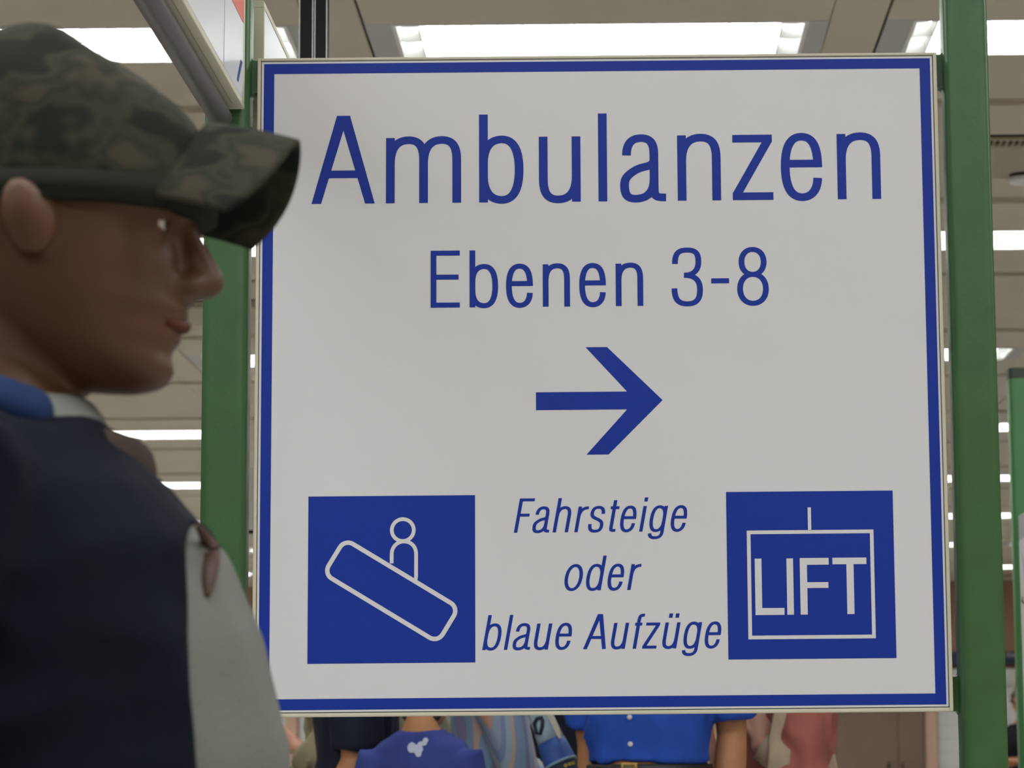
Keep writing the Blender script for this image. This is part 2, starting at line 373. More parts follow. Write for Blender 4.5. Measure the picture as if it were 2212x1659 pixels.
def glyph(ch, x0, x1, xh, asc, w, h):
    """polygons of one upright letter between x0 and x1, baseline 0"""
    a, b = w / 2, h / 2; o = xh * .022
    xl, xr, yb, yt = x0 + a, x1 - a, -o + b, xh + o - b
    W, xc, yc, H = xr - xl, (x0 + x1) / 2, xh / 2, yt - yb
    Q = []
    st = lambda x, y0, y1: Q.append(rect(x - a, y0, x + a, y1))
    rib = lambda p, closed=False: Q.extend(ribbon(p, a, b, closed))
    arch = lambda l, r: path((l, xh * .60), ((l, xh * .86), (l + .22 * (r - l), yt), (l + .55 * (r - l), yt)), ((l + .86 * (r - l), yt), (r, yt - .10 * H), (r, xh * .66)), (r, 0))
    if ch == 'n': st(xl, 0, xh); rib(arch(xl, xr))
    elif ch == 'h': st(xl, 0, asc); rib(arch(xl, xr))
    elif ch == 'm': st(xl, 0, xh); rib(arch(xl, xc)); rib(arch(xc, xr))
    elif ch in 'uü':
        st(xr, 0, xh); rib([(x0 + x1 - x, xh - y) for x, y in arch(xl, xr)])
        if ch == 'ü':
            dw, dh = w * 1.05, h * 1.5
            for cx in (xl + .22 * W, xr - .22 * W): Q.append(rect(cx - dw / 2, asc - dh, cx + dw / 2, asc))
    elif ch == 'l': st(xc, 0, asc)
    elif ch == 'i': st(xc, 0, xh); Q.append(rect(xc - a, asc - h * 1.45, xc + a, asc))
    elif ch in 'bdg':
        p = path((xl, xh * .62), ((xl + .02 * W, xh * .88), (xl + .25 * W, yt), (xl + .52 * W, yt)), ((xl + .86 * W, yt), (xr, yt - .2 * H), (xr, yc)), ((xr, yb + .2 * H), (xl + .86 * W, yb), (xl + .52 * W, yb)), ((xl + .25 * W, yb), (xl + .02 * W, xh * .12), (xl, xh * .38)))
        if ch == 'b': st(xl, 0, asc); rib(p)
        else:
            rib([(x0 + x1 - x, y) for x, y in p])
            if ch == 'd': st(xr, 0, asc)
            else:
                dy = -xh * .30 + b
                rib(path((xr, xh), (xr, -xh * .02), ((xr, dy + .06 * xh), (xc + .30 * W, dy), (xc, dy)), ((xc - .28 * W, dy), (xl + .06 * W, dy + .05 * xh), (xl + .05 * W, dy + .17 * xh))))
    elif ch == 'o': rib(oval(xl, xr, yb, yt), True)
    elif ch == 'e':
        by = yb + .555 * H
        rib(path((xr, by - b), ((xr, by + .30 * H), (xc + .34 * W, yt), (xc, yt)), ((xc - .34 * W, yt), (xl, yt - .18 * H), (xl, yc)), ((xl, yb + .18 * H), (xc - .34 * W, yb), (xc + .01 * W, yb)), ((xc + .30 * W, yb), (xr - .02 * W, yb + .12 * H), (xr - .01 * W, xh * .33))))
        Q.append(rect(xl, by - b, xr, by + b))
    elif ch == 'a':
        sx = xl + .80 * W
        rib(path((xl + .06 * W, xh * .70), ((xl + .06 * W, xh * .88), (xl + .20 * W, yt), (xl + .45 * W, yt)), ((xl + .70 * W, yt), (sx, yt - .08 * H), (sx, xh * .72)), (sx, xh * .20), ((sx, xh * .06), (sx + .05 * W, b * .9), (x1, b * .9))))
        rib(path((sx, xh * .62), ((sx - .06 * W, xh * .50), (xl + .50 * W, xh * .55), (xl + .26 * W, xh * .46)), ((xl + .04 * W, xh * .38), (xl, xh * .33), (xl, xh * .24)), ((xl, xh * .08), (xl + .10 * W, yb), (xl + .30 * W, yb)), ((xl + .58 * W, yb), (sx, xh * .12), (sx, xh * .34))))
    elif ch == 'z':
        Q.append(rect(x0 + .01 * W, xh - h, x1 - .02 * W, xh)); Q.append(rect(x0, 0, x1, h))
        d = w * 1.12
        Q.append([(x0, h * .9), (x0 + d, h * .9), (x1 - .02 * W, xh - h * .9), (x1 - .02 * W - d, xh - h * .9)])
    elif ch == 'r':
        st(xl, 0, xh); rib(path((xl, xh * .55), ((xl, xh * .82), (xl + .35 * W, xh - b), (x1, xh - b + .01 * xh))))
    elif ch == 's':
        rib(path((xr - .03 * W, xh * .71), ((xr - .03 * W, xh * .90), (xc + .28 * W, yt), (xc, yt)), ((xc - .30 * W, yt), (xl + .03 * W, yt - .08 * H), (xl + .03 * W, xh * .74)), ((xl + .03 * W, xh * .60), (xl + .25 * W, xh * .56), (xc + .02 * W, xh * .51)), ((xc + .35 * W, xh * .44), (xr, xh * .40), (xr, xh * .25)), ((xr, xh * .07), (xc + .28 * W, yb), (xc, yb)), ((xc - .32 * W, yb), (xl, xh * .09), (xl, xh * .31))))
    elif ch == 't':
        sx = x0 + .42 * (x1 - x0)
        rib(path((sx, xh * 1.24), (sx, xh * .20), ((sx, xh * .04), (sx + .1 * W, b), (x1 - .02 * W, b)))); Q.append(rect(x0, xh - h, x1, xh))
    elif ch == 'f':
        sx = x0 + .40 * (x1 - x0)
        rib(path((sx, 0), (sx, xh * 1.05), ((sx, xh * 1.27), (sx + .1 * W, asc - b), (x1, asc - b)))); Q.append(rect(x0, xh - h, x0 + .86 * (x1 - x0), xh))
    elif ch == 'A':
        ap = w * .75; ft = w * 1.10
        Q.append([(x0, 0), (x0 + ft, 0), (xc + ap - ft * .30 - .02 * W, asc * .93), (xc + ap * .9, asc), (xc - ap, asc)])
        Q.append([(x1 - ft, 0), (x1, 0), (xc + ap, asc), (xc - ap * .9, asc), (xc - ap + ft * .30 + .02 * W, asc * .93)])
        by = asc * .29
        Q.append(rect(x0 + (xc - x0) * .30 + w * .2, by, x1 - (x1 - xc) * .30 - w * .2, by + h))
    elif ch in 'EF':
        st(xl, 0, asc); Q.append(rect(x0, asc - h, x1, asc)); my = asc * (.49 if ch == 'E' else .47)
        Q.append(rect(x0, my, x1 - .05 * W if ch == 'E' else x1 - .22 * W, my + h))
        if ch == 'E': Q.append(rect(x0, 0, x1, h))
    elif ch == '-': Q.append(rect(x0, 0, x1, h))
    elif ch == '3':
        T = asc + o - b; m_ = asc * .53; r2 = xr - .05 * W
        rib(path((xl + .03 * W, asc * .73), ((xl + .03 * W, asc * .93), (xc - .30 * W, T), (xc, T)), ((xc + .32 * W, T), (r2, asc * .93), (r2, asc * .77)), ((r2, asc * .60), (xc + .22 * W, m_), (xc - .12 * W, m_))))
        rib(path((xc - .12 * W, m_), ((xc + .32 * W, m_), (xr, asc * .44), (xr, asc * .275)), ((xr, asc * .09), (xc + .32 * W, yb), (xc, yb)), ((xc - .32 * W, yb), (xl, asc * .09), (xl, asc * .30))))
    elif ch == '8':
        rib(oval(xl + .07 * W, xr - .07 * W, asc * .535, asc + o - b), True); rib(oval(xl, xr, yb, asc * .535), True)
    return Q
def set_glyph(ch, mx0, mx1, xh, asc, w, h, slant=0.0):
    """letter whose slanted outline fills mx0..mx1"""
    x0, x1 = mx0, mx1 - slant * xh
    for _ in range(6):
        Q = [[(x + slant * y, y) for x, y in p] for p in glyph(ch, x0, x1, xh, asc, w, h)]
        lo = min(x for p in Q for x, y in p); hi = max(x for p in Q for x, y in p)
        if not slant: break
        x0 += mx0 - lo; x1 += (mx1 - hi)
    return Q

# ------------------------------------------------------------------ the big sign
SX, SY, SZ = -0.49408, 3.89142, EYE + 0.09717       # lower left corner of the white field
sign = thing('direction_sign', 'large white hospital direction sign with blue border and lettering Ambulanzen', 'sign', (SX, SY, SZ))
mm = .001; SW, SH = 950, 914.8
def sbox(name, x0, x1, z0, z1, ya, yb, material, bevel=0):
    return MB().box(x0 * mm, x1 * mm, ya * mm, yb * mm, z0 * mm, z1 * mm).build(name, material, sign, bevel=bevel)
sbox('panel', -18.6, SW + 18.6, -18.8, SH + 18.6, 0, 5, white_panel)
sbox('backing', -22, SW + 22, -22, SH + 20, 6, 28, gap_black)
FO, FI = 24.6, 19.6
for q in ((-FO, -FI, -25.2, SH + 23.2), (SW + FI, SW + FO + .4, -25.2, SH + 23.2)): sbox('frame_member', *q, -4, 34, cream, .0012)
for q in ((-FI, SW + FI, -25.2, -20.0), (-FI, SW + FI, SH + 19.4, SH + 23.2)): sbox('frame_member', *q, -4, 34, cream, .0012)
def merge2d(polys):
    """union of overlapping outlines as clean triangles"""
    vs, fs = [], []
    for p in polys:
        for tri in ([p[0:3], [p[0], p[2], p[3]]] if len(p) == 4 else [p]):
            ar = sum(tri[i][0] * tri[(i + 1) % len(tri)][1] - tri[(i + 1) % len(tri)][0] * tri[i][1] for i in range(len(tri))) / 2
            if abs(ar) < 1e-5: continue
            if ar < 0: tri = tri[::-1]
            fs.append(list(range(len(vs), len(vs) + len(tri)))); vs += [Vector((x, z)) for x, z in tri]
    ov, oe, of, a_, b_, forig = geometry.delaunay_2d_cdt(vs, [], fs, 1, 1e-4)
    return [[(ov[i].x, ov[i].y) for i in f] for f, src in zip(of, forig) if src]
def flat(name, polys, material, parent, y=-0.4):
    b = MB()
    for tri in merge2d(polys): b.poly([(x * mm, y * mm, z * mm) for x, z in tri])
    bm = bmesh.new(); me = b.mesh(name); bm.from_mesh(me); bmesh.ops.recalc_face_normals(bm, faces=bm.faces)
    for f in bm.faces:
        if f.normal.y > 0: f.normal_flip()
    bm.to_mesh(me); bm.free()
    return link(name, me, material, parent)
B = 15.2
flat('border', [rect(-B, -B - .4, 0, SH + B), rect(SW, -B - .4, SW + B + .2, SH + B), rect(0, -B - .4, SW, 0), rect(0, SH, SW, SH + B)], sign_blue, sign)
LINES = [
 (719.4, 97.6, 131.6, 12.8, 11.4, 0.0, [('A',55.9,148.4),('m',164.8,274.8),('b',301.2,366.2),('u',388.8,449.8),('l',475.8,488.6),('a',507.6,574.6),('n',591.7,655.1),('z',672.2,731.6),('e',743.2,803.7),('n',825.7,889.1)]),
 (564.0, 62.6, 84.2, 8.4, 7.4, 0.0, [('E',230.2,272.7),('b',286.9,328.5),('e',340.0,379.2),('n',393.5,433.1),('e',446.6,485.4),('n',499.7,539.7),('3',581.0,626.6),('8',676.5,722.5)]),
 (235.0, 36.8, 49.3, 4.9, 4.1, .183, [('F',350.0,380.8),('a',376.6,401.5),('h',405.6,432.8),('r',436.8,458.3),('s',456.7,481.5),('t',487.0,502.5),('e',502.8,526.7),('i',530.3,543.6),('g',542.7,572.2),('e',575.6,599.6)]),
 (151.3, 37.0, 49.6, 4.9, 4.1, .183, [('o',422.3,448.9),('d',453.2,483.3),('e',484.1,508.1),('r',512.0,533.0)]),
 (67.4, 37.0, 49.8, 4.9, 4.1, .183, [('b',304.1,331.9),('l',335.0,348.9),('a',347.6,373.1),('u',378.0,404.7),('e',408.6,432.7),('A',448.2,480.8),('u',488.1,514.6),('f',519.0,537.6),('z',532.5,559.2),('ü',561.6,588.1),('g',589.5,619.0),('e',622.2,646.2)]),
]
for base, xh, asc, sw_, sh_, sl, items in LINES:
    for ch, a_, b_ in items:
        flat('letter', [[(x, z + base) for x, z in p] for p in set_glyph(ch, a_, b_, xh, asc, sw_, sh_, sl)], sign_blue, sign)
flat('hyphen', [rect(638.8, 596.2, 664.9, 603.6)], sign_blue, sign)
flat('arrow', [[(382.8, 412.4), (521, 412.4), (521, 438.4), (382.8, 438.4)], [(455.2, 503.8), (486.3, 503.8), (566, 425.5), (526.5, 425.5)], [(526.5, 425.5), (566, 425.5), (487.2, 347), (455.4, 347)], [(519, 412.4), (526.5, 420), (526.5, 431), (519, 438.4)]], sign_blue, sign)
pic = flat('moving_walkway_pictogram', [rect(54.4, 50, 294.3, 289.8)], sign_blue, sign)
ang = R(-31.4)
def rrect(cx, cz, a, b, r, ang, n=8):
    out = []
    for qx, qz, t0 in ((1, 1, 0), (-1, 1, 90), (-1, -1, 180), (1, -1, 270)):
        for i in range(n + 1):
            t = R(t0 + 90 * i / n); x = qx * (a - r) + r * math.cos(t); z = qz * (b - r) + r * math.sin(t)
            out.append((cx + x * math.cos(ang) - z * math.sin(ang), cz + x * math.sin(ang) + z * math.cos(ang)))
    return out
RAMP = ribbon(rrect(173.9, 153.3, 95.8, 28.9, 13.5, ang), 3.2, 3.2, True)
flat('ramp_outline', RAMP, white_panel, pic, -.8)
hc = [(190.4 + 15.8 * math.cos(2 * math.pi * k / 32), 240.2 + 15.8 * math.sin(2 * math.pi * k / 32)) for k in range(32)]
flat('rider_outline', ribbon(hc, 2.7, 2.7, True) + ribbon(path((174.5, 192.5), (174.5, 205.5), ((174.5, 216), (182, 223.8), (192.2, 223.8)), ((202.5, 223.8), (209.6, 216), (209.6, 205.5)), (209.6, 176), ((209.6, 171.5), (209.2, 170), (208, 167.5))), 2.7, 2.7), white_panel, pic, -.9)
lift = flat('lift_pictogram', [rect(655.8, 50.8, 895.8, 291)], sign_blue, sign)
flat('cabin_outline', [rect(684.7, 79.1, 690.1, 235), rect(861.6, 79.1, 866.9, 235), rect(684.7, 79.1, 866.9, 84.4), rect(684.7, 229.7, 866.9, 235)], white_panel, lift, -.8)
flat('cable', [rect(772.8, 234.5, 777.6, 267.7)], white_panel, lift, -.8)
flat('letter', [rect(695.5, 113.7, 705.2, 194.5), rect(695.5, 113.7, 737, 123.6)], white_panel, lift, -.8)
flat('letter', [rect(741, 113.8, 750.5, 194.4)], white_panel, lift, -.8)
flat('letter', [rect(760.1, 113.8, 770.3, 194.8), rect(760.1, 185, 801.6, 194.8), rect(760.1, 151.7, 800.6, 160)], white_panel, lift, -.8)
flat('letter', [rect(807, 185.4, 855.7, 194.8), rect(826.9, 114, 837.2, 194.8)], white_panel, lift, -.8)
# brackets: short green lugs with rounded inner corners that hold the frame between the posts
for side, (xa, xb) in enumerate(((-34.5, -24.6), (SW + 25, SW + 34.6))):
    for z0 in (-25.2, SH + 23.2 - 49):
        b = MB().box(xa * mm, xb * mm, .010, .034, z0 * mm, (z0 + 49) * mm)
        s_ = -1 if side == 0 else 1; xe = xa if side == 0 else xb
        for zc, dz in ((z0, -1), (z0 + 49, 1)):       # concave fillets against the post
            pts = [(xe, zc)] + [(xe - s_ * 4.5 + s_ * 4.5 * math.sin(R(t)), zc + dz * (4.5 - 4.5 * math.cos(R(t)))) for t in range(0, 91, 15)]
            k0 = len(b.v); n_ = len(pts)
            b.v += [(x * mm, .010, z * mm) for x, z in pts] + [(x * mm, .034, z * mm) for x, z in pts]
            b.f += [tuple(k0 + i for i in range(n_)), tuple(k0 + n_ + i for i in reversed(range(n_)))]
            b.f += [(k0 + i, k0 + (i + 1) % n_, k0 + n_ + (i + 1) % n_, k0 + n_ + i) for i in range(n_)]
        b.build('bracket', green, sign)

# writing on the far fascia and wall panel
def small_text(parent, word, x, z, xh, asc, wd, gap, sw_, sh_, material, y):
    for ch in word:
        g_w = {'m': 1.55, 'i': .3, 'l': .3, 'r': .7, 'E': 1.05}.get(ch, 1.0) * wd
        flat('letter', [[(px, pz + z) for px, pz in p] for p in set_glyph(ch, x, x + g_w, xh, asc, sw_, sh_)], material, parent, y)
        x += g_w + gap
small_text(fas, 'lEm', 838, 82, 34, 46, 27, 10, 7, 6, print_w, -1)
small_text(bd, 'ords', 835, 1975, 32, 46, 24, 6, 6, 5, print_g, -22)

# ------------------------------------------------------------------ green posts
def rr_prism(cx, cy, hw, r, z0, z1, n=6):
    ring = []
    for qx, qy, t0 in ((1, 1, 0), (-1, 1, 90), (-1, -1, 180), (1, -1, 270)):
        for i in range(n + 1):
            t = R(t0 + 90 * i / n); ring.append((cx + qx * (hw - r) + r * math.cos(t), cy + qy * (hw - r) + r * math.sin(t)))
    return MB().rings([[(x, y, z) for x, y in ring] for z in (z0, z1)])
def smooth_by_angle(o, deg=40):
    for p in o.data.polygons: p.use_smooth = True
    bm = bmesh.new(); bm.from_mesh(o.data)
    for e in bm.edges:
        if len(e.link_faces) == 2 and e.calc_face_angle(0) > R(deg): e.smooth = False
    bm.to_mesh(o.data); bm.free()
for lab, px in (('green painted rounded square post at left edge of the big sign', -.5612), ('green painted rounded square post at right edge of the big sign', .5232)):
    t = thing('green_post', lab, 'post', (px, SY + .0086, 0))
    o = rr_prism(0, 0, .0326, .015, .012, CEIL - .012).build('tube', green, t); smooth_by_angle(o)
    MB().box(-.06, .06, -.06, .06, 0, .012).build('base_plate', green, t, bevel=.003)
    MB().box(-.06, .06, -.06, .06, CEIL - .012, CEIL).build('top_plate', green, t, bevel=.003)

# ------------------------------------------------------------------ flag panels on the left post
def flag(label, x0, x1, y0, y1, z0, z1):
    t = thing('flag_sign', label, 'sign', ((x0 + x1) / 2, y0, z0))
    h = (x1 - x0) / 2; L = y1 - y0; H_ = z1 - z0; e = .010
    for (ya, yb, za, zb) in ((0, L, 0, e), (0, L, H_ - e, H_), (0, e, e, H_ - e), (L - e, L, e, H_ - e)):
        MB().box(-h, h, ya, yb, za, zb).build('frame_member', cream, t, bevel=.001)
    for sgn in (1, -1):
        xa, xb = sorted((sgn * (h - .004), sgn * (h - .0006)))
        MB().box(xa, xb, e + .001, L - e - .001, e + .001, H_ - e - .001).build('face_panel', flag_face, t)
    return t, h
flag_face = mat('flag_white_gloss', '#d6d9de', 0.34, bump=.02, bscale=200, spec=.3)
f1, fh = flag('white flag sign with red print and dark tube beneath, in front of left green post', -.5914, -.5334, 2.55, 3.86, EYE + .9517, EYE + 1.151)
MB().tube([(-.002, .02, -.018), (-.002, 1.29, -.018)], [.0165, .0165], n=20).build('tube', rod_m, f1, True)
MB().box(.0155, .0168, .0, 1.27, -.001, .0).build('seam', ceil_s, f1)
MB().box(-.012, .012, 1.31, 1.317, .03, .17).build('bracket', green, f1)
def face_quad(name, pts, material, parent, x):
    return link(name, MB().poly([(x, y, z) for y, z in pts]).mesh(name), material, parent)
face_quad('red_print', [(1.105, .1250), (1.299, .1250), (1.299, .190), (1.105, .190)], print_red, f1, fh - .0002)
face_quad('blue_print', [(1.232, .0246), (1.247, .0246), (1.286, .064), (1.269, .064)], print_blue, f1, fh - .0002)
MB().box(fh - .0007, fh - .0001, 1.103, 1.1045, .011, .189).build('seam', light_t, f1)
f2, fh2 = flag('white flag sign behind left green post, above the big sign', -.5800, -.5222, 3.985, 5.3, EYE + .9463, EYE + 1.1503)
MB().box(-.012, .012, -.0520, 0.0, .03, .17).build('bracket', green, f2)
# suspended twin rail
hg = thing('ceiling_hanger', 'dark brown twin rail hanging from the ceiling behind the big sign', 'hanger', (-.6713, 6.0, 2.15))
for xa, xb in ((-.0300, -.0016), (.0047, .0300)):
    r_ = MB().box(xa, xb, -.03, .03, 0, CEIL - 2.15).build('rail', dark_metal, hg)
    for xe in (xa - .0012, xb): MB().box(xe, xe + .0012, -.031, -.027, .01, 1.0).build('edge_strip', light_w, r_)
MB().box(-.04, .04, -.035, .035, -.01, 0.0).build('end_plate', dark_metal, hg)
# far hanging direction board with green and red stripes
hs = thing('hanging_sign', 'white hanging board with green and red stripes between left post and big sign', 'sign', (-2.0, 14.0, EYE + 1.215))
MB().box(0, .62, -.02, .02, .005, .158).build('lower_panel', wall_w, hs); MB().box(0, .62, -.02, .02, .166, .33).build('upper_panel', wall_w, hs)
MB().box(0, .62, -.018, .018, -.012, .005).build('bottom_rail', dark_metal, hs)
MB().box(.142, .157, -.0215, -.0195, .17, .326).build('green_stripe', print_green, hs); MB().box(.138, .153, -.0215, -.0195, .012, .155).build('red_stripe', print_red, hs)
for x in (.05, .57): MB().box(x, x + .012, -.006, .006, .33, CEIL - EYE - 1.215).build('hanger_rod', dark_metal, hs)

# ------------------------------------------------------------------ map stand at right
mp = thing('green_map_post', 'bright green post with dark cap at the right edge of the photograph', 'post', (1.1015, 7.25, 0))
o = rr_prism(0, 0, .0355, .017, .01, EYE + 1.02).build('tube', green2, mp); smooth_by_angle(o)
o = rr_prism(0, 0, .0365, .017, EYE + 1.02, EYE + 1.048).build('cap', mat('dark_green_cap', '#2b3a28', .4), mp); smooth_by_angle(o)
MB().box(-.045, .045, -.042, .045, 0, .01).build('base_plate', green2, mp, bevel=.002)
mb = thing('map_board', 'white map board with thin black route lines standing before the bright green post', 'map board', (1.0745, 7.19, .02))
MB().box(.0, .025, -1.0, 0, .62, 1.727).build('board', mat('board_grey', '#a8a9aa', .5), mb, bevel=.002)
MB().box(-.0012, .0, -.99, -.008, .70, 1.66).build('poster', mat('poster_white', '#d4d4d2', .5), mb)
for yy in (-.95, -.05): MB().box(.004, .021, yy - .015, yy + .015, -.02, .62).build('leg', green2, mb)
rt = MB()
def route(pts):
    for (y, z), (y2, z2) in zip(pts, pts[1:]):
        l = math.hypot(y2 - y, z2 - z); ny, nz = -(z2 - z) / l * .0025, (y2 - y) / l * .0025
        rt.poly([(-.0016, y + ny, z + nz), (-.0016, y - ny, z - nz), (-.0016, y2 - ny, z2 - nz), (-.0016, y2 + ny, z2 + nz)])
route([(-.065 - .045 * math.sin(t * .5), 1.62 - t * .05) for t in range(0, 16)])
route([(-.16 - .05 * math.cos(t * .6), 1.63 - t * .05) for t in range(0, 17)])
route([(-.02, 1.50), (-.2, 1.47), (-.5, 1.50)]); route([(-.02, 1.25), (-.3, 1.28), (-.7, 1.2)])
rt.build('route_line', print_black, mb)
for y, z in ((-.045, 1.50), (-.05, 1.30), (-.06, 1.13), (-.2, 1.4)):
    MB().poly([(-.002, y + .011 * math.cos(2 * math.pi * k / 12), z + .011 * math.sin(2 * math.pi * k / 12)) for k in range(12)]).build('map_dot', print_black, mb)

# ------------------------------------------------------------------ people
def cr(tab, x):
    """smooth interpolation in a table of (x, a, b, ...)"""
    n = len(tab)
    if x <= tab[0][0]: return tab[0][1:]
    if x >= tab[-1][0]: return tab[-1][1:]
    for i in range(n - 1):
        if tab[i][0] <= x <= tab[i + 1][0]: break
    p0, p1, p2, p3 = tab[max(0, i - 1)], tab[i], tab[i + 1], tab[min(n - 1, i + 2)]
    t = (x - p1[0]) / (p2[0] - p1[0]); out = []
    for k in range(1, len(p1)):
        m1 = (p2[k] - p0[k]) / ((p2[0] - p0[0]) or 1) * (p2[0] - p1[0]); m2 = (p3[k] - p1[k]) / ((p3[0] - p1[0]) or 1) * (p2[0] - p1[0])
        out.append((2 * t**3 - 3 * t**2 + 1) * p1[k] + (t**3 - 2 * t**2 + t) * m1 + (-2 * t**3 + 3 * t**2) * p2[k] + (t**3 - t**2) * m2)
    return out
HEAD = [(0.0, .064, .00, .020), (.03, .080, .012, .034), (.08, .086, .030, .046), (.13, .081, .040, .053), (.18, .085, .050, .057), (.215, .083, .056, .060),
        (.25, .089, .062, .062), (.30, .086, .072, .065), (.40, .083, .086, .069), (.50, .080, .096, .072), (.57, .089, .101, .074), (.66, .088, .105, .0755),
        (.78, .075, .103, .071), (.88, .052, .088, .056), (.95, .027, .062, .036), (.985, .006, .038, .018), (1.0, -.006, .022, .006)]
def head_rings(Hh, c, s, tilt=0.0):
    """face towards -Y; c = chin-bottom point on the head axis"""
    out = []; rot = Matrix.Rotation(tilt, 3, 'X')
    for i in range(41):
        z = i / 40; f, b, wd = cr(HEAD, z); f *= s; b *= s; wd *= s
        yc = (b - f) / 2; ry = (f + b) / 2; rr = []
        for k in range(48):
            t = 2 * math.pi * k / 48; cx, sy = math.cos(t), math.sin(t)
            px = wd * math.copysign(abs(cx) ** .92, cx); py = yc - ry * math.copysign(abs(sy) ** .92, sy)
            if sy > 0:
                for ex in (-.031, .031):
                    py += .011 * s * math.exp(-((px - ex * s) / (.016 * s)) ** 2 - ((z - .50) / .045) ** 2)
                py -= .005 * s * math.exp(-(px / (.020 * s)) ** 2 * .8 - ((z - .245) / .020) ** 2) + .005 * s * math.exp(-(px / (.018 * s)) ** 2 * .8 - ((z - .182) / .022) ** 2)
                py += .004 * s * math.exp(-((abs(px) - .045 * s) / (.016 * s)) ** 2 - ((z - .27) / .09) ** 2)
            v = rot @ Vector((px, py, z * Hh)); rr.append(v + Vector(c))
        out.append(rr)
    return out
def add_head(M, Hh, c, tilt=0.0):
    s = Hh / .225; rot = Matrix.Rotation(tilt, 3, 'X'); c = Vector(c)
    P = lambda x, y, z: c + rot @ Vector((x * s, y * s, z * Hh))
    M.rings(head_rings(Hh, c, s, tilt))
    M.tube([P(0, -.078, .55), P(0, -.088, .47), P(0, -.097, .40), P(0, -.102, .352)], [.0075 * s, .0085 * s, .0105 * s, .0125 * s], n=12)
    M.ell(P(0, -.090, .330), (.013 * s, .014 * s, .009 * s), 8)
    for x in (-.0125, .0125): M.ell(P(x, -.091, .335), (.009 * s, .012 * s, .008 * s), 6)
    for sg in (-1, 1):
        M.ell(P(sg * .031, -.0650, .528), (.0150 * s, .0125 * s, .0085 * s), 8); M.ell(P(sg * .031, -.0645, .462), (.0140 * s, .0115 * s, .0065 * s), 8)
        M.ell(P(sg * .076, .006, .455), (.008 * s, .018 * s, .029 * s), 8, rot @ Matrix.Rotation(-.2, 3, 'X'))
        M.ell(P(sg * .082, .014, .475), (.007 * s, .014 * s, .020 * s), 8, rot @ Matrix.Rotation(-.2, 3, 'X') @ Matrix.Rotation(sg * .4, 3, 'Z'))
    return P, s
def add_hand(M, wrist, d, side, s=1.0, curl=.35):
    """palm, four fingers of different lengths and a thumb; side = direction of the thumb"""
    d = Vector(d).normalized(); sd = Vector(side); sd = (sd - d * sd.dot(d)).normalized(); nr = d.cross(sd)
    w_ = Vector(wrist); kn = w_ + d * .095 * s
    M.tube([w_ - d * .01 * s, w_ + d * .03 * s, w_ + d * .07 * s, kn], [(.025 * s, .018 * s), (.032 * s, .017 * s), (.039 * s, .015 * s), (.037 * s, .012 * s)], ref=sd, n=14)
    for i, (off, L) in enumerate(((.029, .072), (.0098, .082), (-.0098, .076), (-.029, .058))):
        p0 = kn - d * .012 * s + sd * off * s; p1 = p0 + (d + sd * (.10 - .07 * i)).normalized() * L * .5 * s
        d2 = (d + nr * curl).normalized(); p2 = p1 + d2 * L * .32 * s; d3 = (d + nr * curl * 2.2).normalized(); p3 = p2 + d3 * L * .24 * s
        M.tube([p0, p1, p2, p3], [.0092 * s, .0085 * s, .0078 * s, .0066 * s], ref=sd, n=10)
    t0 = w_ + d * .028 * s + sd * .022 * s; t1 = t0 + (d * .7 + sd * .75).normalized() * .035 * s; t2 = t1 + (d + sd * .35 + nr * .2).normalized() * .032 * s
    M.tube([t0, t1, t2], [.0125 * s, .0105 * s, .0085 * s], ref=nr, n=10)
TORSO = [(.86, .0, .150, .112), (.95, .0, .168, .120), (1.02, .0, .158, .112), (1.10, .0, .146, .104), (1.20, .0, .154, .112), (1.30, -.004, .170, .120), (1.38, .0, .180, .108), (1.43, .008, .165, .088), (1.47, .014, .105, .068), (1.50, .016, .066, .060)]
ARM_A = ((-.195, .01, 1.405), (-.225, .02, 1.12), (-.235, -.03, .87))
ARM_B = ((.195, .01, 1.405), (.225, .02, 1.12), (.235, -.03, .87))
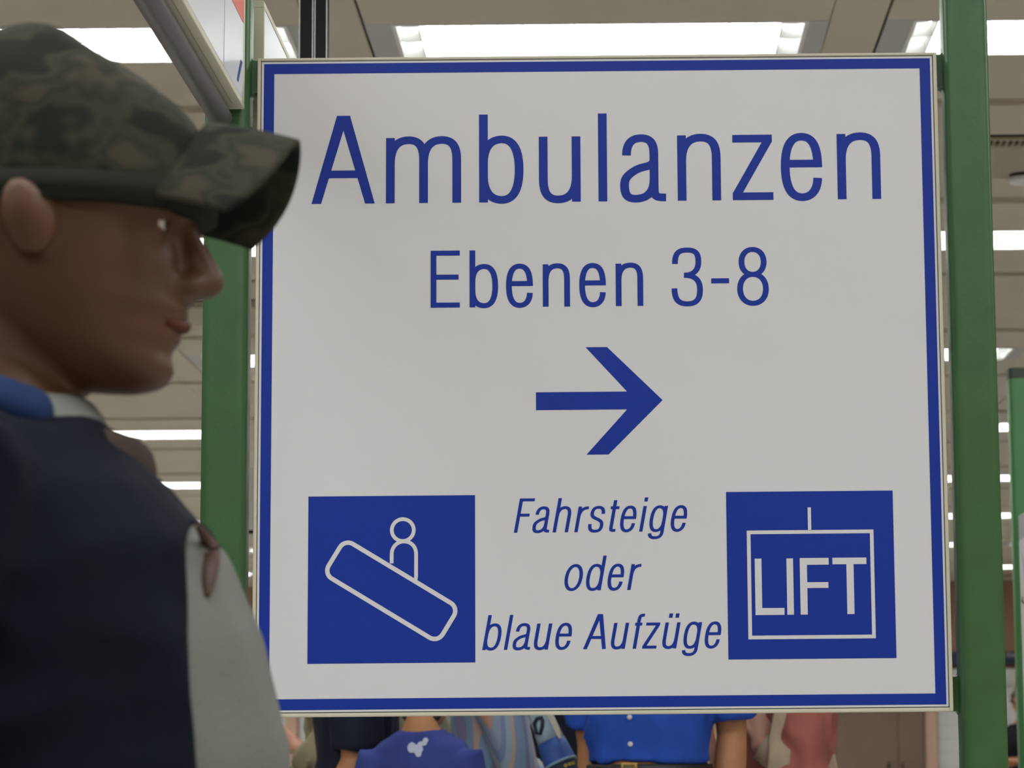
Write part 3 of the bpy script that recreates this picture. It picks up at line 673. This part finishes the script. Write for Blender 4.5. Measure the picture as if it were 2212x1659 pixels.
def person(label, loc, rz, H=1.75, skin='#b98a6c', torso=TORSO, arm_a=ARM_A, arm_b=ARM_B, head_c=None, head_h=.225, tilt=0.0, hair=None, top=None, bottom='#23252c', shoe='#1c1a19',
           sleeve=.45, hem=.93, loose=.010, voxel=.007, fold=.006, fseed=1.0, fsc=(9, 9, 6), cuffs=None, hand_a=None, hand_b=None, neck=1.0):
    s = H / 1.75; V = lambda p: Vector(p) * s
    t = thing('person', label, 'person', loc, rz)
    skm = mat('skin_' + skin, skin, .5, var=.06, vscale=30, spec=.35)
    M = MB()
    tor = [(z * s, y * s, a * s, b * s) for z, y, a, b in torso]
    M.tube([(0, y, z) for z, y, a, b in tor], [(a, b) for z, y, a, b in tor], n=32)
    hc = V(head_c) if head_c else V((0, -.012, 1.525))
    nb = Vector((0, tor[-1][1], tor[-1][0] - .04 * s))
    M.tube([nb, hc + Vector((0, .028 * s, .05 * s))], [(.062 * s * neck, .062 * s * neck), (.055 * s * neck, .058 * s * neck)], n=18)
    P, hs = add_head(M, head_h * s, hc, tilt)
    for arm, hnd, sg in ((arm_a, hand_a, -1), (arm_b, hand_b, 1)):
        S_, E_, W_ = (V(p) for p in arm); d = (W_ - E_).normalized()
        M.tube([V((sg * .10, arm[0][1], arm[0][2] - .02)), S_, S_.lerp(E_, .3), S_.lerp(E_, .7), E_], [.050 * s, .054 * s, .049 * s, .042 * s, .038 * s], ref=(0, 1, 0), n=16)
        M.tube([E_, E_.lerp(W_, .25), E_.lerp(W_, .7), W_], [.038 * s, .041 * s, .032 * s, .026 * s], ref=(0, 1, 0), n=16)
        hd, hside = hnd if hnd else (d, (-sg * .2, -1, 0))
        add_hand(M, W_, hd, hside, s)
    for sg in (-1, 1):
        hip, kn, an = V((sg * .088, .0, .90)), V((sg * .098, -.015, .49)), V((sg * .10, .02, .085))
        M.tube([hip, hip.lerp(kn, .35), hip.lerp(kn, .8), kn], [.086 * s, .080 * s, .060 * s, .055 * s], ref=(1, 0, 0), n=18)
        M.tube([kn, kn.lerp(an, .3), kn.lerp(an, .75), an], [.055 * s, .056 * s, .040 * s, .036 * s], ref=(1, 0, 0), n=18)
        M.tube([an + V((0, .035, -.045)), an + V((0, -.06, -.05)), an + V((0, -.15, -.06))], [(.034 * s, .034 * s), (.042 * s, .030 * s), (.038 * s, .018 * s)], n=14)
    M.remesh('body', voxel, skm, t, 3)
    # clothes
    B_ = MB(); g = loose
    B_.tube([(0, tor[0][1], .80 * s), (0, tor[1][1], .93 * s), (0, 0, max(1.0 * s, min(hem * s + .05, 1.06 * s)))], [(.150 * s + g, tor[0][3] + g), (tor[1][2] + g * .7, tor[1][3] + g * .7), (cr(tor, 1.02 * s)[1] + .004, cr(tor, 1.02 * s)[2] + .004)], n=28)
    for sg in (-1, 1):
        hip, kn, an = V((sg * .088, .0, .90)), V((sg * .098, -.015, .49)), V((sg * .10, .02, .06))
        B_.tube([hip, hip.lerp(kn, .35), kn, an], [.100 * s, .092 * s, .076 * s, .068 * s], n=20)
    tr = B_.remesh('trousers', .010, mat('cloth_' + bottom, bottom, .85, var=.10, vscale=14, spec=.2), t, 4)
    for sg in (-1, 1):
        sh = MB().tube([V((sg * .10, .065, .045)), V((sg * .10, -.03, .045)), V((sg * .102, -.15, .035))], [(.043 * s, .040 * s), (.047 * s, .042 * s), (.044 * s, .027 * s)], n=18)
        so = sh.build('shoe', mat('leather_' + shoe, shoe, .4), t, True)
        for v in so.data.vertices: v.co.z = max(v.co.z, 0.0)
    T = MB()
    zz = [hem * s] + [z for z, *_ in tor if z > hem * s + .02]
    rows = [(z,) + tuple(cr(tor, z)) for z in zz]
    if rows[-1][0] > 1.45 * s: rows = rows[:-1] + [(1.475 * s,) + tuple(cr(tor, 1.475 * s))]
    T.tube([(0, y, z) for z, y, a, b in rows], [(a + g, b + g) for z, y, a, b in rows], n=32, cap=False)
    for arm, sg in ((arm_a, -1), (arm_b, 1)):
        S_, E_, W_ = (V(p) for p in arm); gg = g * .9
        pts = [V((sg * .10, arm[0][1], arm[0][2] - .015)), S_, S_.lerp(E_, .3)]; rad = [.052 * s + gg, .056 * s + gg, .052 * s + gg * 1.2]
        if sleeve <= .5:
            pts.append(S_.lerp(E_, sleeve * 2)); rad.append(.045 * s + gg * 1.7)
        else:
            pts += [E_, E_.lerp(W_, .3), E_.lerp(W_, (sleeve - .5) * 2)]; rad += [.043 * s + gg, .044 * s + gg, .033 * s + gg * 1.3]
        T.tube(pts, rad, ref=(0, 1, 0), n=18, cap=False)
    tm = top if not isinstance(top, str) else mat('cloth_' + top, top, .88, var=.10, vscale=16, spec=.2)
    sh = T.remesh('shirt', .008, tm, t, 3)
    folds(sh, fold, fsc, fseed)
    if hair:
        hm, style = hair
        Hh = MB()
        if style == 'long': Hh.ell(P(0, .022, .62), (.088 * hs, .098 * hs, .100 * hs), 12); Hh.tube([P(0, .055, .6), P(0, .075, .2), P(0, .075, -.15)], [(.085 * hs, .05 * hs), (.08 * hs, .045 * hs), (.06 * hs, .03 * hs)], n=18)
        elif style == 'curly':
            Hh.ell(P(0, .020, .66), (.088 * hs, .098 * hs, .096 * hs), 12)
            rnd = random.Random(7)
            for i in range(70):
                a_, b_ = rnd.uniform(0, 2 * math.pi), rnd.uniform(-.15, 1.3); q = Vector((math.cos(a_) * math.cos(b_) * .088, math.sin(a_) * math.cos(b_) * .098, math.sin(b_) * .1))
                if q.y < -.05 and q.z < .05: continue
                cpt = P(0, .02, .66) + q * hs; Hh.ell(cpt, (.022 * hs,) * 3, 6)
        elif style == 'under_cap': Hh.ell(P(0, .020, .60), (.0775 * hs, .088 * hs, .070 * hs), 12); Hh.tube([P(0, .06, .55), P(0, .062, .20)], [(.064 * hs, .042 * hs), (.056 * hs, .03 * hs)], n=16)
        elif style == 'bob': Hh.ell(P(0, .020, .665), (.084 * hs, .094 * hs, .088 * hs), 12); Hh.tube([P(0, .055, .6), P(0, .055, .02)], [(.078 * hs, .048 * hs), (.066 * hs, .030 * hs)], n=16)
        else: Hh.ell(P(0, .020, .665), (.082 * hs, .094 * hs, .088 * hs), 12); Hh.tube([P(0, .06, .6), P(0, .062, .28)], [(.066 * hs, .045 * hs), (.056 * hs, .03 * hs)], n=16)
        ho = Hh.remesh('hair', .007, mat('hair_' + hm, hm, .6, var=.25, vscale=60), t, 2)
        folds(ho, .004, (60, 60, 25), 3)
    for sg in (-1, 1):
        e = MB().ell(P(sg * .031, -.0645, .50), (.0108 * hs,) * 3, 8).build('eye', mat('eye_white', '#d8d2c8', .2), t, True)
        MB().ell(P(sg * .031, -.0705, .50), (.0056 * hs, .0056 * hs, .0056 * hs), 6).build('iris', mat('eye_dark', '#1d130d', .2), e, True)
        MB().tube([P(sg * .016, -.088, .575), P(sg * .032, -.089, .592), P(sg * .048, -.078, .575)], [.003 * hs, .0042 * hs, .0025 * hs], n=8).build('eyebrow', mat('hair_' + (hair[0] if hair else '#2a2320'), hair[0] if hair else '#2a2320', .7), t, True)
    MB().tube([P(-.020, -.0815, .213), P(0, -.0890, .216), P(.020, -.0815, .213)], [.003 * hs, .0050 * hs, .003 * hs], ref=(0, 0, 1), n=10).build('lips', mat('lips_' + skin, tuple(c * f for c, f in zip(lin(skin)[:3], (.95, .62, .6))), .7, spec=.2), t, True)
    return t, sh, P, hs
def surf(o, x, z, front=True):
    """point on the cloth at local x, z seen from the front (-Y) or the back"""
    sg = -1 if front else 1
    hit, p, n, i = o.ray_cast(Vector((x, sg * 1.0, z)), Vector((0, -sg, 0)))
    return (p, n) if hit else (Vector((x, sg * .12, z)), Vector((0, sg, 0)))
def disc(name, p, n, r, th, material, parent, k=14, sx=1.0):
    q = n.to_track_quat('Z', 'X'); b = MB()
    b.rings([[p + q @ Vector((rr * sx * math.cos(2 * math.pi * i / k), rr * math.sin(2 * math.pi * i / k), z)) for i in range(k)] for z, rr in ((-.002, r), (th * .6, r), (th, r * .8))])
    return b.build(name, material, parent, True)

# --- blue shirted man facing the camera
TM = [(z, y - (.012 if z < 1.3 else 0), a - (.012 if z < 1.3 else 0), b + .016) for z, y, a, b in TORSO]
mA, shA, PA, hsA = person('man in bright blue buttoned shirt with rolled sleeves and brass belt buckle', (.086, 7.0, 0), R(-4), 1.80, '#a8744f', TM,
    ((-.166, .02, 1.400), (-.147, .05, 1.12), (-.132, .03, .87)), ((.190, .01, 1.405), (.204, .03, 1.14), (.186, -.04, .88)), hair=('#3a2d24', 'short'), top='#2549a2', bottom='#15161b', sleeve=.415, hem=1.075, loose=.016, fold=.016, fsc=(7, 7, 5), fseed=2.2)
for z in (1.152, 1.219, 1.29, 1.36, 1.43):
    p, n = surf(shA, -.040, z); disc('button', p, n, .0065, .003, mat('button_pearl', '#c9c9c4', .3), mA)
B_ = MB(); ring_o = []; 
for i in range(32):
    t_ = 2 * math.pi * i / 32; ring_o.append((math.cos(t_), math.sin(t_)))
B_.rings([[(c * (.156 + q), -.012 + s_ * (.138 + q), z) for c, s_ in ring_o] for z, q in ((1.066, .0), (1.068, .006), (1.100, .006), (1.102, .0))])
B_.build('belt', mat('belt_black', '#100f0f', .5), mA, True)
fy = -.012 - .138 - .006
bk = MB()
for a_ in ((-.062, -.022, 1.060, 1.0655), (-.062, -.022, 1.0995, 1.105), (-.062, -.0565, 1.0655, 1.0995), (-.0285, -.022, 1.0655, 1.0995)): bk.box(a_[0], a_[1], fy - .012, fy + .010, a_[2], a_[3])
bk.build('buckle', mat('brass', '#b79a4e', .35, .8), mA, bevel=.001)
MB().box(-.057, -.028, fy - .009, fy + .008, 1.066, 1.099).build('buckle_plate', mat('brass_dark', '#756a4c', .4, .6), mA)

# --- navy polo man in profile
mB, shB, PB, hsB = person('man in dark navy short sleeved polo shirt, standing in profile', (-.682, 7.42, 0), R(-84), 1.80, '#b07a55',
    [(z, y - (.02 if .95 < z < 1.25 else .006), a + .01, b * .88) for z, y, a, b in TORSO], ((-.195, .01, 1.405), (-.21, .015, 1.10), (-.20, -.16, .92)), ((.195, -.02, 1.405), (.215, -.025, 1.085), (.20, -.12, .87)),
    hair=('#2b2320', 'short'), top='#1d2130', sleeve=.46, hem=.90, loose=.014, fold=.011, fseed=5.1, fsc=(8, 8, 3.5))

# --- child in a blue tee shirt, back to the camera
mC, shC, PC, hsC = person('dark haired child in blue tee shirt with white emblem on the back', (-.497, 7.02, 0), R(168), 1.415, '#a5754c', tilt=.25, head_c=(0, -.045, 1.50), hair=('#1b1512', 'bob'), neck=.84, torso=[(z, y, min(a * .82, .150), b * .86) for z, y, a, b in TORSO[:-3]] + [(1.43, .008, .128, .076), (1.47, .014, .066, .056), (1.50, .016, .052, .050)],
    arm_a=((-.148, .01, 1.372), (-.185, .02, 1.09), (-.19, -.04, .86)), arm_b=((.148, .01, 1.372), (.185, .02, 1.09), (.19, -.04, .86)),
    top='#343f7e', bottom='#2b303c', sleeve=.42, hem=.90, loose=.012, fold=.006, fseed=3.3)
em = MB()
for dx, dz, a_, b_ in ((-.014, .0, .011, .014), (.001, -.004, .014, .013), (.004, -.016, .008, .008), (.012, .010, .012, .006), (.019, .018, .007, .007)):
    p, n = surf(shC, -.010 - dx, 1.148 + dz, False); q = n.to_track_quat('Z', 'Y')
    em.rings([[p + q @ Vector((a_ * math.cos(2 * math.pi * i / 14), b_ * math.sin(2 * math.pi * i / 14), z)) for i in range(14)] for z in (-.003, .003)])
em.build('emblem', mat('emblem_white', '#a9aec2', .7), mC)

# --- person in grey jacket
mD, shD, PD, hsD = person('person in grey beige jacket with green strap, behind the child in blue', (-.55, 8.7, 0), R(172), 1.72, '#b98a6c', hair=('#6b5a48', 'short'), top='#9a9584', bottom='#3a3a40', sleeve=.95, hem=.88, loose=.018, fold=.010, fseed=8)
st_ = MB(); pp = [surf(shD, .040 + .01 * math.sin(i), 1.02 + i * .035, False)[0] + Vector((0, .004, 0)) for i in range(12)]
st_.tube(pp, [(.010, .004)] * len(pp), n=10); st_.build('strap', mat('strap_green', '#1f7a52', .7), mD, True)

# --- woman in striped shirt
stripes = ramp_mat('striped_cotton', [(0, '#8fa9c4'), (.14, '#c79c8c'), (.22, '#9aa7bd'), (.36, '#8896bd'), (.46, '#a4b6c6'), (.58, '#c9b09c'), (.66, '#8fa2c2'), (.80, '#86a6be'), (.90, '#8c86a8')], scale=(3.4, 3.4, .0), wave=True, rough=.85)
mE, shE, PE, hsE = person('woman in light blue and peach striped shirt, back turned', (-.352, 7.62, 0), R(100), 1.68, '#c69a7c', [(z, y, a * .85, b * .80) for z, y, a, b in TORSO],
    ((-.165, .01, 1.385), (-.185, -.06, 1.13), (-.12, -.24, 1.08)), ((.16, .01, 1.385), (.175, -.02, 1.12), (.16, -.15, .93)), hair=('#5b4432', 'long'), top=stripes, bottom='#3d4658', sleeve=.62, hem=.86, loose=.016, fold=.013, fseed=11, fsc=(8, 8, 3))

# --- person in dark navy jacket carrying the bag, and the one in teal behind
mF, shF, PF, hsF = person('person in dark navy jacket behind the pale blue bag', (-.145, 8.15, 0), R(170), 1.74, '#b98a6c', [(z, y, a * .60, b * .92) for z, y, a, b in TORSO],
    ((-.125, .01, 1.40), (-.12, .02, 1.12), (-.10, -.12, .92)), ((.125, .01, 1.40), (.12, .02, 1.12), (.10, -.12, .92)), hair=('#2f2823', 'short'), top='#22252f', bottom='#1d1f26', sleeve=.95, hem=.88, loose=.016, fold=.012, fseed=13)
mG, shG, PG, hsG = person('person in teal top half hidden behind the blue shirted man', (-.01, 9.1, 0), R(176), 1.76, '#b98a6c', hair=('#4a3b2e', 'short'), top='#1f6374', bottom='#262a33', sleeve=.42, hem=.88, loose=.014, fold=.010, fseed=17)

# --- pink jacket woman in profile with raised hand
mH, shH, PH, hsH = person('woman in rust pink jacket facing left with one hand raised', (.452, 7.34, 0), R(-80), 1.66, '#d3a48c', [(z, y, a, b * 1.02) for z, y, a, b in TORSO],
    ((-.185, .0, 1.385), (-.19, -.05, 1.13), (-.10, -.20, 1.20)), ((.185, .0, 1.385), (.190, .018, 1.128), (.150, -.105, 1.213)), voxel=.0055,
    hair=('#8d7a66', 'short'), top='#a9655a', bottom='#4b4440', sleeve=.84, hem=.86, loose=.020, fold=.015, fseed=19, fsc=(10, 10, 7), hand_a=((.05, -.35, 1), (-.1, -1, .2)), hand_b=((.0, .07, 1), (-.1, -1, .1)))
cuff = mat('cuff_beige', '#b3a286', .85, var=.1, vscale=20)
sC = 1.66 / 1.75; E_, W_ = Vector((.190, .018, 1.128)) * sC, Vector((.150, -.105, 1.213)) * sC
MB().tube([E_.lerp(W_, .62), E_.lerp(W_, .97)], [.046, .040], ref=(0, 1, 0), n=18, cap=False).build('cuff', cuff, mH, True)
def side(o, y, z):
    hit, p, n, i = o.ray_cast(Vector((1.0, y, z)), Vector((-1, 0, 0)))
    return p if hit else Vector((.10, y, z))
lp = MB(); lap = [side(shH, -.070 + .03 * i / 8, 1.08 + .028 * i) + Vector((.001, 0, 0)) for i in range(9)]
lp.tube(lap, [(.030, .005)] * 9, ref=(0, 1, 0), n=12); lp.build('lapel', cuff, mH, True)
hp = MB(); pts = [side(shH, y, z) + Vector((-.002, 0, 0)) for y, z in ((.085, .90), (.090, .98), (.098, 1.06), (.104, 1.12))]
hp.tube(pts, [(.036, .012), (.034, .012), (.026, .010), (.008, .005)], ref=(0, 1, 0), n=14); hp.build('back_panel', cuff, mH, True)

# --- olive jacket person at the left, arm stretched out
mI, shI, PI_, hsI = person('person in olive beige jacket stretching an arm left beside the pinkish pillar', (-.80, 8.25, 0), R(-88), 1.70, '#c08b74', arm_a=((-.185, .0, 1.385), (-.195, -.10, 1.13), (-.15, -.25, 1.05)),
    arm_b=((.185, .0, 1.385), (.190, -.062, 1.135), (.165, -.155, 1.195)), hair=('#57493b', 'short'), top='#8d8467', bottom='#2d2b2a', sleeve=.90, hem=.88, loose=.020, fold=.014, fseed=23, fsc=(10, 10, 8))

# --- curly haired person in black at the far right
mK, shK, PK, hsK = person('curly haired person in black top with folded arms, seen between the green posts at right', (3.13, 21.0, 0), R(-12), 1.64, '#a8775a', voxel=.009,
    arm_a=((-.185, .0, 1.385), (-.21, -.03, 1.15), (.03, -.185, 1.19)), arm_b=((.185, .0, 1.385), (.21, -.03, 1.15), (-.03, -.205, 1.17)), hair=('#54483a', 'curly'), top='#15141b', bottom='#1a1a20', sleeve=.20, hem=.90, loose=.010, fold=.006, fseed=29)

# --- pale blue sports bag with navy pouch
bag = thing('shoulder_bag', 'pale blue and mid blue cylinder bag with cream piping and yellow letters', 'bag', (-.197, 7.23, 1.227))
ax = Vector((.052, -.02, -.125)); 
def brng(f, r, k=28): 
    c = ax * f; d = ax.normalized(); sd = Vector((1, 0, 0)); sd = (sd - d * sd.dot(d)).normalized(); up = d.cross(sd)
    return [c + sd * r * math.cos(2 * math.pi * i / k) + up * r * math.sin(2 * math.pi * i / k) for i in range(k)]
MB().rings([brng(f, r) for f, r in ((-.42, .004), (-.41, .018), (-.33, .027), (-.1, .0315), (.2, .0335), (.52, .037))]).build('bag_body', mat('bag_pale_blue', '#a3b6c4', .55, var=.05, vscale=40), bag, True)
MB().rings([brng(f, r) for f, r in ((.50, .0372), (.7, .0405), (.95, .0440), (.96, .0440))]).build('bag_band', mat('bag_mid_blue', '#31569f', .6, var=.08, vscale=40), bag, True)
MB().rings([brng(f, r) for f, r in ((.945, .0448), (.955, .0462), (.985, .0462), (.995, .0448))]).build('rim', mat('bag_rim', '#7d9db3', .5), bag, True)
MB().rings([brng(f, r) for f, r in ((.95, .0425), (1.2, .0425), (1.75, .042), (2.1, .037), (2.2, .02), (2.22, .002))]).build('pouch', mat('bag_navy', '#232d3d', .8, var=.12, vscale=60), bag, True)
def on_bag(f, a_deg, extra=.0):
    d = ax.normalized(); sd = Vector((1, 0, 0)); sd = (sd - d * sd.dot(d)).normalized(); up = d.cross(sd)
    r = .030 + .0145 * max(0, min(1, (f + .2) / 1.1)); r = min(r, .0435) if f < .95 else .0425
    n = sd * math.cos(R(a_deg)) + up * math.sin(R(a_deg))
    if n.y > 0: n.y = -n.y
    return ax * f + n * (r + extra)
d_ = ax.normalized(); sd_ = (Vector((1, 0, 0)) - d_ * d_.x).normalized(); up_ = d_.cross(sd_)
sgn = 1 if up_.y < 0 else -1
def ob(f, a_deg, extra=0.0):
    r = cr([(-.42, .004), (-.33, .027), (-.1, .0315), (.2, .0335), (.52, .037), (.7, .0405), (.95, .044)], f)[0] if f < .95 else .0426
    return ax * f + (sd_ * math.cos(R(a_deg)) + up_ * sgn * math.sin(R(a_deg))) * (r + extra)
MB().tube([ob(f, a_, .001) for f, a_ in ((-.12, 88), (-.14, 74), (-.08, 60), (.05, 52), (.25, 48), (.45, 50), (.55, 52))], [(.004, .004), (.006, .004), (.0075, .004), (.0085, .004), (.0085, .004), (.0075, .004), (.005, .003)], n=10).build('piping', mat('bag_cream', '#d0cbb2', .5), bag, True)
MB().tube([ob(f, a_, .004) for f, a_ in ((.05, 92), (.03, 112), (.10, 132), (.28, 140), (.33, 122), (.22, 104), (.10, 92))], [.0048] * 7, n=10).build('loop', mat('loop_navy', '#191d33', .6), bag, True)
for i, ch in enumerate('oou'):
    g_ = set_glyph(ch, 0, 8.2, 10, 10, 3.0, 2.8); b = MB()
    for p in g_: b.poly([ob(1.06 + (10 - y) * .0062, 84 - i * 15.5 - x * 1.55, .0006) for x, y in p])
    b.build('letter', mat('bag_letter_yellow', '#c9b23a', .6), bag)
# strap over the shoulder of the navy jacket
MB().tube([Vector((-.035, .03, .05)), Vector((-.04, .14, .13)), Vector((-.01, .40, .20)), Vector((.02, .72, .250)), Vector((.02, .86, .215))], [(.012, .003)] * 5, n=10).build('strap', mat('bag_strap', '#171a24', .8), bag, True)

# ------------------------------------------------------------------ the man walking past in the foreground
TF0 = [(.80, .0, .165, .125), (.90, -.02, .180, .140), (1.00, -.038, .186, .158), (1.10, -.035, .188, .160), (1.17, -.028, .182, .152), (1.22, -.018, .176, .138), (1.27, -.004, .166, .108), (1.31, .006, .146, .080), (1.335, .008, .100, .076), (1.36, .010, .066, .062)]
TF = [(z, y + .006, a, b - .007) for z, y, a, b in TF0]
FS = 1.61 / 1.75
TFs = [(z / FS, y / FS, a / FS, b / FS) for z, y, a, b in TF]
def fz(p): return tuple(c / FS for c in p)
knit = mat('cloth_grey_knit', '#70726c', .9, var=.05, vscale=5, bump=.25, bscale=220, spec=.2)
mZ, shZ, PZ, hsZ = person('man walking right in camouflage cap, navy waistcoat and light grey shirt', (-.42, 1.92, 0), R(90), 1.61, '#573a25', TFs,
    fz((0, 0, 0)) and (fz((-.185, .02, 1.285)), fz((-.215, .05, 1.03)), fz((-.20, -.06, .82))), (fz((.185, .02, 1.285)), fz((.215, -.02, 1.02)), fz((.20, -.16, .84))),
    tilt=.10, head_c=fz((0, -.014, 1.372)), head_h=.238 / FS, hair=('#2a2624', 'under_cap'), top=knit, bottom='#23262f', sleeve=.90, hem=.98, loose=.008, fold=.004, fseed=31, voxel=.0042)
navy = mat('cloth_navy_foreground', '#0b0f1b', .9, var=.25, vscale=9, bump=.2, bscale=180, spec=.15)
vm = MB()
rows = [(z, y, a + .020, b + .012) for z, y, a, b in TF if .85 < z < 1.34]
vm.tube([(0, y, z) for z, y, a, b in rows], [(a, b) for z, y, a, b in rows], n=40, cap=False)
for sg in (-1, 1):
    vm.tube([(sg * .10, .015, 1.285), (sg * .185, .02, 1.285), (sg * .195, .035, 1.20)], [.062, .068, .070], ref=(0, 1, 0), n=18, cap=False)
vest = vm.remesh('waistcoat', .006, navy, mZ, 4)
folds(vest, .006, (7, 7, 12), 37)
bm = bmesh.new(); bm.from_mesh(vest.data)
pn = Vector((0, -1, .10)).normalized()
bmesh.ops.bisect_plane(bm, geom=bm.verts[:] + bm.edges[:] + bm.faces[:], plane_co=Vector((0, -.140, 1.18)), plane_no=pn, clear_outer=True)
bm.to_mesh(vest.data); bm.free()
for p in vest.data.polygons: p.use_smooth = True
sd2 = vest.modifiers.new('thickness', 'SOLIDIFY'); sd2.thickness = .006; sd2.offset = -1
# standing blue collar, folded hood behind the neck
cp = []; crd = []
for i in range(25):
    t_ = R(-104 + 208 * i / 24); bk_ = (1 + math.cos(t_)) / 2           # 0 front .. 1 back
    cp.append((.086 * math.sin(t_), .012 + .082 * math.cos(t_) - .022 * (1 - bk_), 1.318 + .055 * bk_)); crd.append((.016 + .012 * bk_, .026 + .014 * bk_))
MB().tube(cp, crd, ref=(0, 0, 1), n=16).build('collar', mat('cloth_blue_collar', '#1f3054', .9, var=.2, vscale=20, spec=.15), mZ, True)
MB().tube([(.075 * math.sin(R(a_)), -.016 - .064 * math.cos(R(a_)), 1.307 + .006 * abs(math.sin(R(a_)))) for a_ in range(-100, 101, 10)], [(.025, .014)] * 21, ref=(0, 0, 1), n=14).build('inner_collar', mat('cloth_taupe', '#453b35', .9, var=.12, vscale=30, spec=.15), mZ, True)
# brown strap at the waistcoat edge
sp = []
for z in (1.262, 1.252, 1.243, 1.233, 1.224, 1.216):
    hit, p, n, i = shZ.ray_cast(Vector((-.6, -.143 - (1.24 - z) * .10, z)), Vector((1, 0, 0)))
    sp.append(p + Vector((-.002, 0, 0)) if hit else Vector((-.10, -.14, z)))
MB().tube(sp, [(.002, .002), (.004, .006), (.004, .0085), (.004, .008), (.004, .006), (.002, .003)], ref=(1, 0, 0), n=12).build('strap', mat('leather_brown', '#432619', .6), mZ, True)
# cap
camo = ramp_mat('camouflage_cotton', [(0, '#121310'), (.40, '#1d211a'), (.48, '#36362a'), (.55, '#282c22'), (.62, '#3f3a2e')], scale=(1, 1, 1.6), noise_scale=20, rough=.92, const=False, detail=2.0)
cx0 = .0   # head axis: local y of the dome centre
DOME = [(1.492, .122, .104, .0865), (1.52, .121, .108, .0865), (1.545, .116, .110, .085), (1.567, .104, .108, .082), (1.588, .080, .100, .075), (1.602, .058, .091, .066), (1.616, .036, .074, .052), (1.626, .022, .054, .036), (1.632, .010, .032, .020), (1.634, .002, .012, .006)]
def dome(z, k, n=48, inf=0.0):
    f, b, wd = cr(DOME, z); t_ = 2 * math.pi * k / n; c_, s_ = math.cos(t_), math.sin(t_)
    yy = -(f + inf) * s_ if s_ > 0 else -(b + inf) * s_
    return Vector(((wd + inf) * c_, -.012 + yy, z))
cz = [1.492 + (1.634 - 1.492) * (1 - (1 - i / 22) ** 1.6) for i in range(23)]
capo = MB().rings([[dome(z, k) for k in range(48)] for z in cz]).build('cap_crown', camo, mZ, True)
folds(capo, .0022, (22, 22, 22), 41)
MB().rings([[dome(z, k, 48, q) for k in range(48)] for z, q in ((1.491, -.002), (1.491, .0018), (1.512, .0018), (1.512, -.002))]).build('sweat_band', mat('cap_band_dark', '#23241f', .9, spec=.15), mZ, True)
bt, bb = [], []
NU, NV = 28, 14
for iv in range(NV + 1):
    v = iv / NV; r1, r2 = [], []
    for iu in range(NU + 1):
        u = -1 + 2 * iu / NU
        base = Vector((.061 * u, -.012 - .119 * math.sqrt(max(0, 1 - (.061 * u / .0885) ** 2)) , 1.563 - .063 * u * u))
        L = .064 * (1 + .14 * u * u - .30 * u ** 6)
        p = base + Vector((.008 * u * v, -L * v, -.007 * v - .006 * v * v))
        r1.append(p); r2.append(p + Vector((0, 0, -.0045)))
    bt.append(r1); bb.append(r2)
br = MB(); n1 = NU + 1
for rws in (bt, bb):
    for r_ in rws: br.v += [tuple(p) for p in r_]
off = (NV + 1) * n1
for iv in range(NV):
    for iu in range(NU):
        a_ = iv * n1 + iu; br.f.append((a_, a_ + 1, a_ + n1 + 1, a_ + n1)); br.f.append((off + a_, off + a_ + n1, off + a_ + n1 + 1, off + a_ + 1))
edge = [iv * n1 for iv in range(NV + 1)] + [NV * n1 + iu for iu in range(1, n1)] + [iv * n1 + NU for iv in range(NV - 1, -1, -1)] + [iu for iu in range(NU - 1, 0, -1)]
for a_, b_ in zip(edge, edge[1:] + edge[:1]): br.f.append((a_, b_, off + b_, off + a_))
bo = br.build('cap_brim', camo, mZ, True)
bmx = bmesh.new(); bmx.from_mesh(bo.data); bmesh.ops.recalc_face_normals(bmx, faces=bmx.faces); bmx.to_mesh(bo.data); bmx.free()
MB().ell((0, -.002, 1.634), (.007, .007, .0025), 8).build('cap_button', camo, mZ, True)
